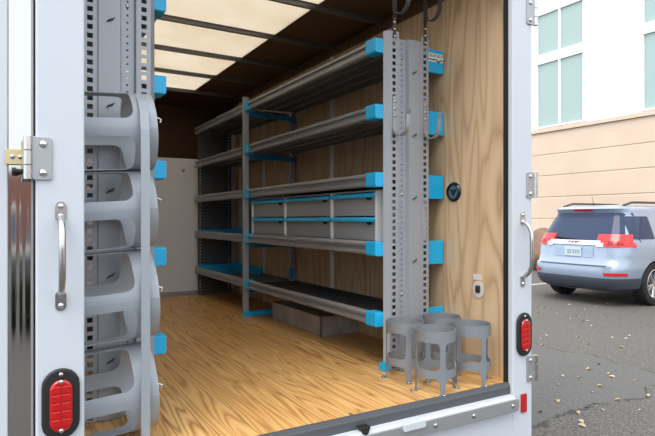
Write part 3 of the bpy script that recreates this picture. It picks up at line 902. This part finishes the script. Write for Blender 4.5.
# tail lamps: inner part on the tailgate, outer part wrapping round the corner
for sgn in (-1, 1):
    def fn(t, z, s=sgn):
        # t 0..1 from the inner end, round the rear corner and along the side
        zz = z
        if t < .72:
            v = .40+(.85-.40)*(t/.72); v = min(v, lev(zz)[3]*.93)
            return car_pt(rear_u(v, zz)-.016, s*v, zz)
        uu = rear_u(lev(zz)[3]*.93, zz)+(t-.72)/.28*.03
        return car_pt(uu, s*(side_v(uu, zz)+.014), zz)
    bm = bmesh.new(); ts = lrange(0, 1, 22); g_ = []
    for t in ts:
        z0 = 1.04 if t < .22 else .975; z1 = 1.175
        g_.append([bm.verts.new(fn(t, z)) for z in lrange(z0, z1, 6)])
    for i in range(len(ts)-1):
        for j in range(5): bm.faces.new((g_[i][j], g_[i+1][j], g_[i+1][j+1], g_[i][j+1]))
    tl = obj('tail_lamp', bm, REDC, CAR, smooth=True, solid=.012)
    bm = bmesh.new(); g_ = [[bm.verts.new(fn(t, z)) for z in lrange(.97, 1.035, 3)] for t in lrange(0.02, .2, 4)]
    for i in range(3):
        for j in range(2): bm.faces.new((g_[i][j], g_[i+1][j], g_[i+1][j+1], g_[i][j+1]))
    obj('clear_lens', bm, CLEAR, tl, smooth=True, solid=.012)
    bm = bmesh.new()
    for tt in (.3, .5):
        gg = [[bm.verts.new(Vector(fn(t, z))+Vector((-.008, 0, 0))) for z in lrange(1.0, 1.07, 3)] for t in lrange(tt, tt+.13, 4)]
        for i in range(3):
            for j in range(2): bm.faces.new((gg[i][j], gg[i+1][j], gg[i+1][j+1], gg[i][j+1]))
    obj('inner_lens', bm, REDD, tl, smooth=True, solid=.004)
    rear_patch('bumper_reflector', REDC, *(sorted((sgn*.60, sgn*.84))), .515, .56, .012, nz=3)
    # side windows
    side_patch('quarter_window', CGL, (.42, .98), 1.10, 1.47, .006, sgn, skew=.12)
    side_patch('rear_door_window', CGL, (1.40, 2.12), 1.09, 1.48, .006, sgn)
    side_patch('front_door_window', CGL, (2.2, 2.85), 1.09, 1.46, .006, sgn, skew=-.35)
    side_patch('sill_cladding', CLAD, (1.38, 3.36), .25, .40, .012, sgn)
    # roof rail
    g = bmesh.new(); P = []
    for i in range(9):
        t = i/8; u_ = .62+1.9*t; P.append(car_pt(u_, sgn*.56, 1.655+.055*math.sin(PI*min(1, max(0, t*6 if t < .17 else (1-t)*6 if t > .83 else .5*1)) / (1 if .17 <= t <= .83 else 2))))
    tube(g, P, .02, 8); obj('roof_rail', g, DARKST, CAR, smooth=True)
rear_patch('lower_cladding', CLAD, -.86, .86, .25, .47, .012, nz=7, nv=25)
for sgn in (-1, 1): side_patch('bumper_cladding', CLAD, (.10, .57), .25, .47, .012, sgn)
rear_patch('bumper_crease', CLAD, -.62, .62, .655, .672, .006, nz=2)
g = bmesh.new(); tube(g, [car_pt(.75, 0.05, 1.66), car_pt(.68, .05, 1.84)], [.006, .002], 6); obj('antenna', g, BLACK, CAR)
def front_glass():
    def fn(t, z):
        w = lev(z)[3]*.9; v = -w+2*w*t; _, ur, uf, ww = lev(z); a = (uf-ur)/2; c = (uf+ur)/2
        return car_pt(c+a*(1-min(1, abs(v/ww))**NE)**(1/NE)+.006, v, z)
    return patch(fn, lrange(0, 1, 15), lrange(1.1, 1.5, 6), 0)
obj('windscreen', front_glass(), CGL, CAR, smooth=True, solid=.008)
for u in WU:
    for sgn in (-1, 1):
        c = car_pt(u, 0, .36)
        prof = [(.215, .69), (.31, .685), (.35, .70), (.36, .74), (.36, .86), (.35, .90), (.31, .915), (.25, .905), (.235, .88)]
        bm = bmesh.new(); seg = 40; rr = []
        for k in range(seg):
            a = 2*PI*k/seg; rr.append([bm.verts.new((c[0]+r*CS*math.cos(a), c[1]+sgn*y*CS, c[2]+r*CS*math.sin(a))) for r, y in prof])
        for k in range(seg):
            A, Bq = rr[k], rr[(k+1) % seg]
            for i in range(len(prof)): bm.faces.new((A[i], A[(i+1) % len(prof)], Bq[(i+1) % len(prof)], Bq[i]))
        wl = obj('wheel', bm, TYRE, CAR, smooth=True)
        bm = bmesh.new()
        cyl(bm, (c[0], c[1]+sgn*.77, c[2]), (0, sgn, 0), .215, .06, 32)
        cyl(bm, (c[0], c[1]+sgn*.83, c[2]), (0, sgn, 0), .07, .075, 20)
        for k in range(6):
            a = 2*PI*k/6+.3
            for da in (-.14, .14):
                p0 = (c[0]+.05*math.cos(a), c[1]+sgn*.892, c[2]+.05*math.sin(a)); p1 = (c[0]+.235*math.cos(a+da), c[1]+sgn*.92, c[2]+.235*math.sin(a+da))
                tube(bm, [p0, p1], [.022, .016], 6)
        tor = [Vector((c[0]+.24*math.cos(2*PI*k/32), c[1]+sgn*.92, c[2]+.24*math.sin(2*PI*k/32))) for k in range(33)]
        tube(bm, tor, .012, 6)
        obj('rim', bm, RIM, wl, smooth=True)

# ------------------------------------------------------------------ lot markings and leaves
PAINTW = speck('worn_white_paint', rgb(206, 204, 198), rgb(160, 157, 152), 14, .8)
def stripe(x0, y0, x1, y1, w):
    d = Vector((x1-x0, y1-y0)).normalized(); n = Vector((-d.y, d.x))*w/2
    bm = bmesh.new(); P = [(x0+n.x, y0+n.y), (x1+n.x, y1+n.y), (x1-n.x, y1-n.y), (x0-n.x, y0-n.y)]
    extrude_poly(bm, P, 'z', GZ, GZ+.003); return bm
tag(obj('parking_line', stripe(8.1, 4.35, 13.5, 4.35, .1), PAINTW), 'worn white bay line on the asphalt at the right edge by the wheel', 'painted line')
tag(obj('parking_line', stripe(8.3, 8.2, 13.5, 8.2, .1), PAINTW), 'worn white bay line on the asphalt left of the parked car', 'painted line')

LEAFC = [mat('leaf_%s' % n, c, .8) for n, c in (('tan', rgb(180, 162, 134)), ('yellow', rgb(184, 160, 118)), ('brown', rgb(104, 82, 64)))]
lm = []
for k in range(3):
    bm = bmesh.new(); n = 9; top = []; bot = []
    for i in range(n):
        t = i/(n-1); w = .026*math.sin(PI*t)**.7*(1-.3*t)+.0005; x = -.04+.08*t; zz = .006+.012*math.sin(PI*t*(1+k*.3))
        top.append(bm.verts.new((x, w, zz+.012*(k % 2)))); bot.append(bm.verts.new((x, -w, zz+.01)))
    mid = [bm.verts.new((-.04+.08*i/(n-1), 0, .004+.006*math.sin(PI*i/(n-1)))) for i in range(n)]
    for i in range(n-1):
        bm.faces.new((top[i], top[i+1], mid[i+1], mid[i])); bm.faces.new((mid[i], mid[i+1], bot[i+1], bot[i]))
    me = bpy.data.meshes.new('leaf'); bm.to_mesh(me); bm.free(); me.materials.append(LEAFC[k]); lm.append(me)
rl = random.Random(11)
lab = ('small dry tan leaf lying on the asphalt', 'small dry yellow leaf lying on the asphalt', 'small dry brown leaf lying on the asphalt')
for k in range(56):
    px = rl.uniform(536, 652); py = rl.uniform(296, 428)
    if k > 42: py = rl.uniform(290, 340)
    # pick a spot on the lot in the same part of the view
    th = math.atan((px-327.5)/544); zc_ = (.85-GZ)*544/(py-219)
    ph = th+math.radians(30.3); dist = zc_/math.cos(th)
    x, y = dist*math.sin(ph), dist*math.cos(ph)
    i = rl.choice((0, 0, 1, 1, 2))
    o = bpy.data.objects.new('fallen_leaf', lm[i]); COL.objects.link(o)
    o.location = (x, y, GZ+.001); o.rotation_euler = (0, 0, rl.uniform(0, 6.28)); s = rl.uniform(.4, .75); o.scale = (s, s, s)
    tag(o, lab[i], 'leaf', 'fallen %s leaves on the lot' % ('tan', 'yellow', 'brown')[i])

# ------------------------------------------------------------------ the lot behind the viewer (seen mirrored in the polished door edge)
def brick():
    m = mat('red_brick', rgb(150, 84, 66), .85); g = G(m)
    vec, x, y, z = g.coords()
    b = g.node('ShaderNodeTexBrick'); g.t.links.new(g.comb(x, z, 0.0), b.inputs['Vector'])
    b.inputs['Color1'].default_value = rgb(158, 90, 70); b.inputs['Color2'].default_value = rgb(138, 76, 60); b.inputs['Mortar'].default_value = rgb(180, 166, 150)
    b.inputs['Scale'].default_value = 4.0
    g.out('Base Color', b.outputs[0]); return m
obj('wall_back', boxes(((-30, -26.4, GZ), (20, -26, 3.0)), ((-30, -26.05, 3.0), (20, -25.9, 3.2))), brick(), kind='structure')

DARKP = mat('black_car_paint', rgb(22, 23, 26), .2, .1, Coat_Weight=.8)
dk = dup(CAR, (-.2, -6.3, GZ), 'black family car parked behind the viewer, mirrored in the polished door edge')
dk.rotation_euler = (0, 0, math.radians(75))
for o in dk.children:
    if o.name.startswith(('body', 'plate_recess')):
        o.material_slots[0].link = 'OBJECT'; o.material_slots[0].material = DARKP

# ------------------------------------------------------------------ light
w = bpy.data.worlds.new('World'); S.world = w; w.use_nodes = True
bg = w.node_tree.nodes['Background']; bg.inputs[0].default_value = (.89, .945, 1.0, 1); bg.inputs[1].default_value = 1.45
sun = bpy.data.lights.new('sun', 'SUN'); sun.energy = 1.9; sun.angle = math.radians(40); sun.color = (1, .95, .87)
so = bpy.data.objects.new('sun', sun); COL.objects.link(so)
so.rotation_euler = Vector((.55, .3, -1.0)).to_track_quat('-Z', 'Y').to_euler()

# ------------------------------------------------------------------ camera
cd = bpy.data.cameras.new('camera'); cam = bpy.data.objects.new('camera', cd); COL.objects.link(cam)
cam.location = (0, 0, .85); cd.sensor_width = 36; cd.lens = 36*544/655; cd.clip_start = .05
cd.shift_y = 0.0015
cam.rotation_euler = (PI/2, 0, -math.radians(30.3))
S.camera = cam
S.view_settings.view_transform = 'Standard'; S.view_settings.look = 'None'
S.view_settings.gamma = 1; S.view_settings.use_curve_mapping = False; S.view_settings.exposure = 0.55
S.cycles.use_denoising = True
S.cycles.max_bounces = 12; S.cycles.diffuse_bounces = 6; S.cycles.sample_clamp_indirect = 6
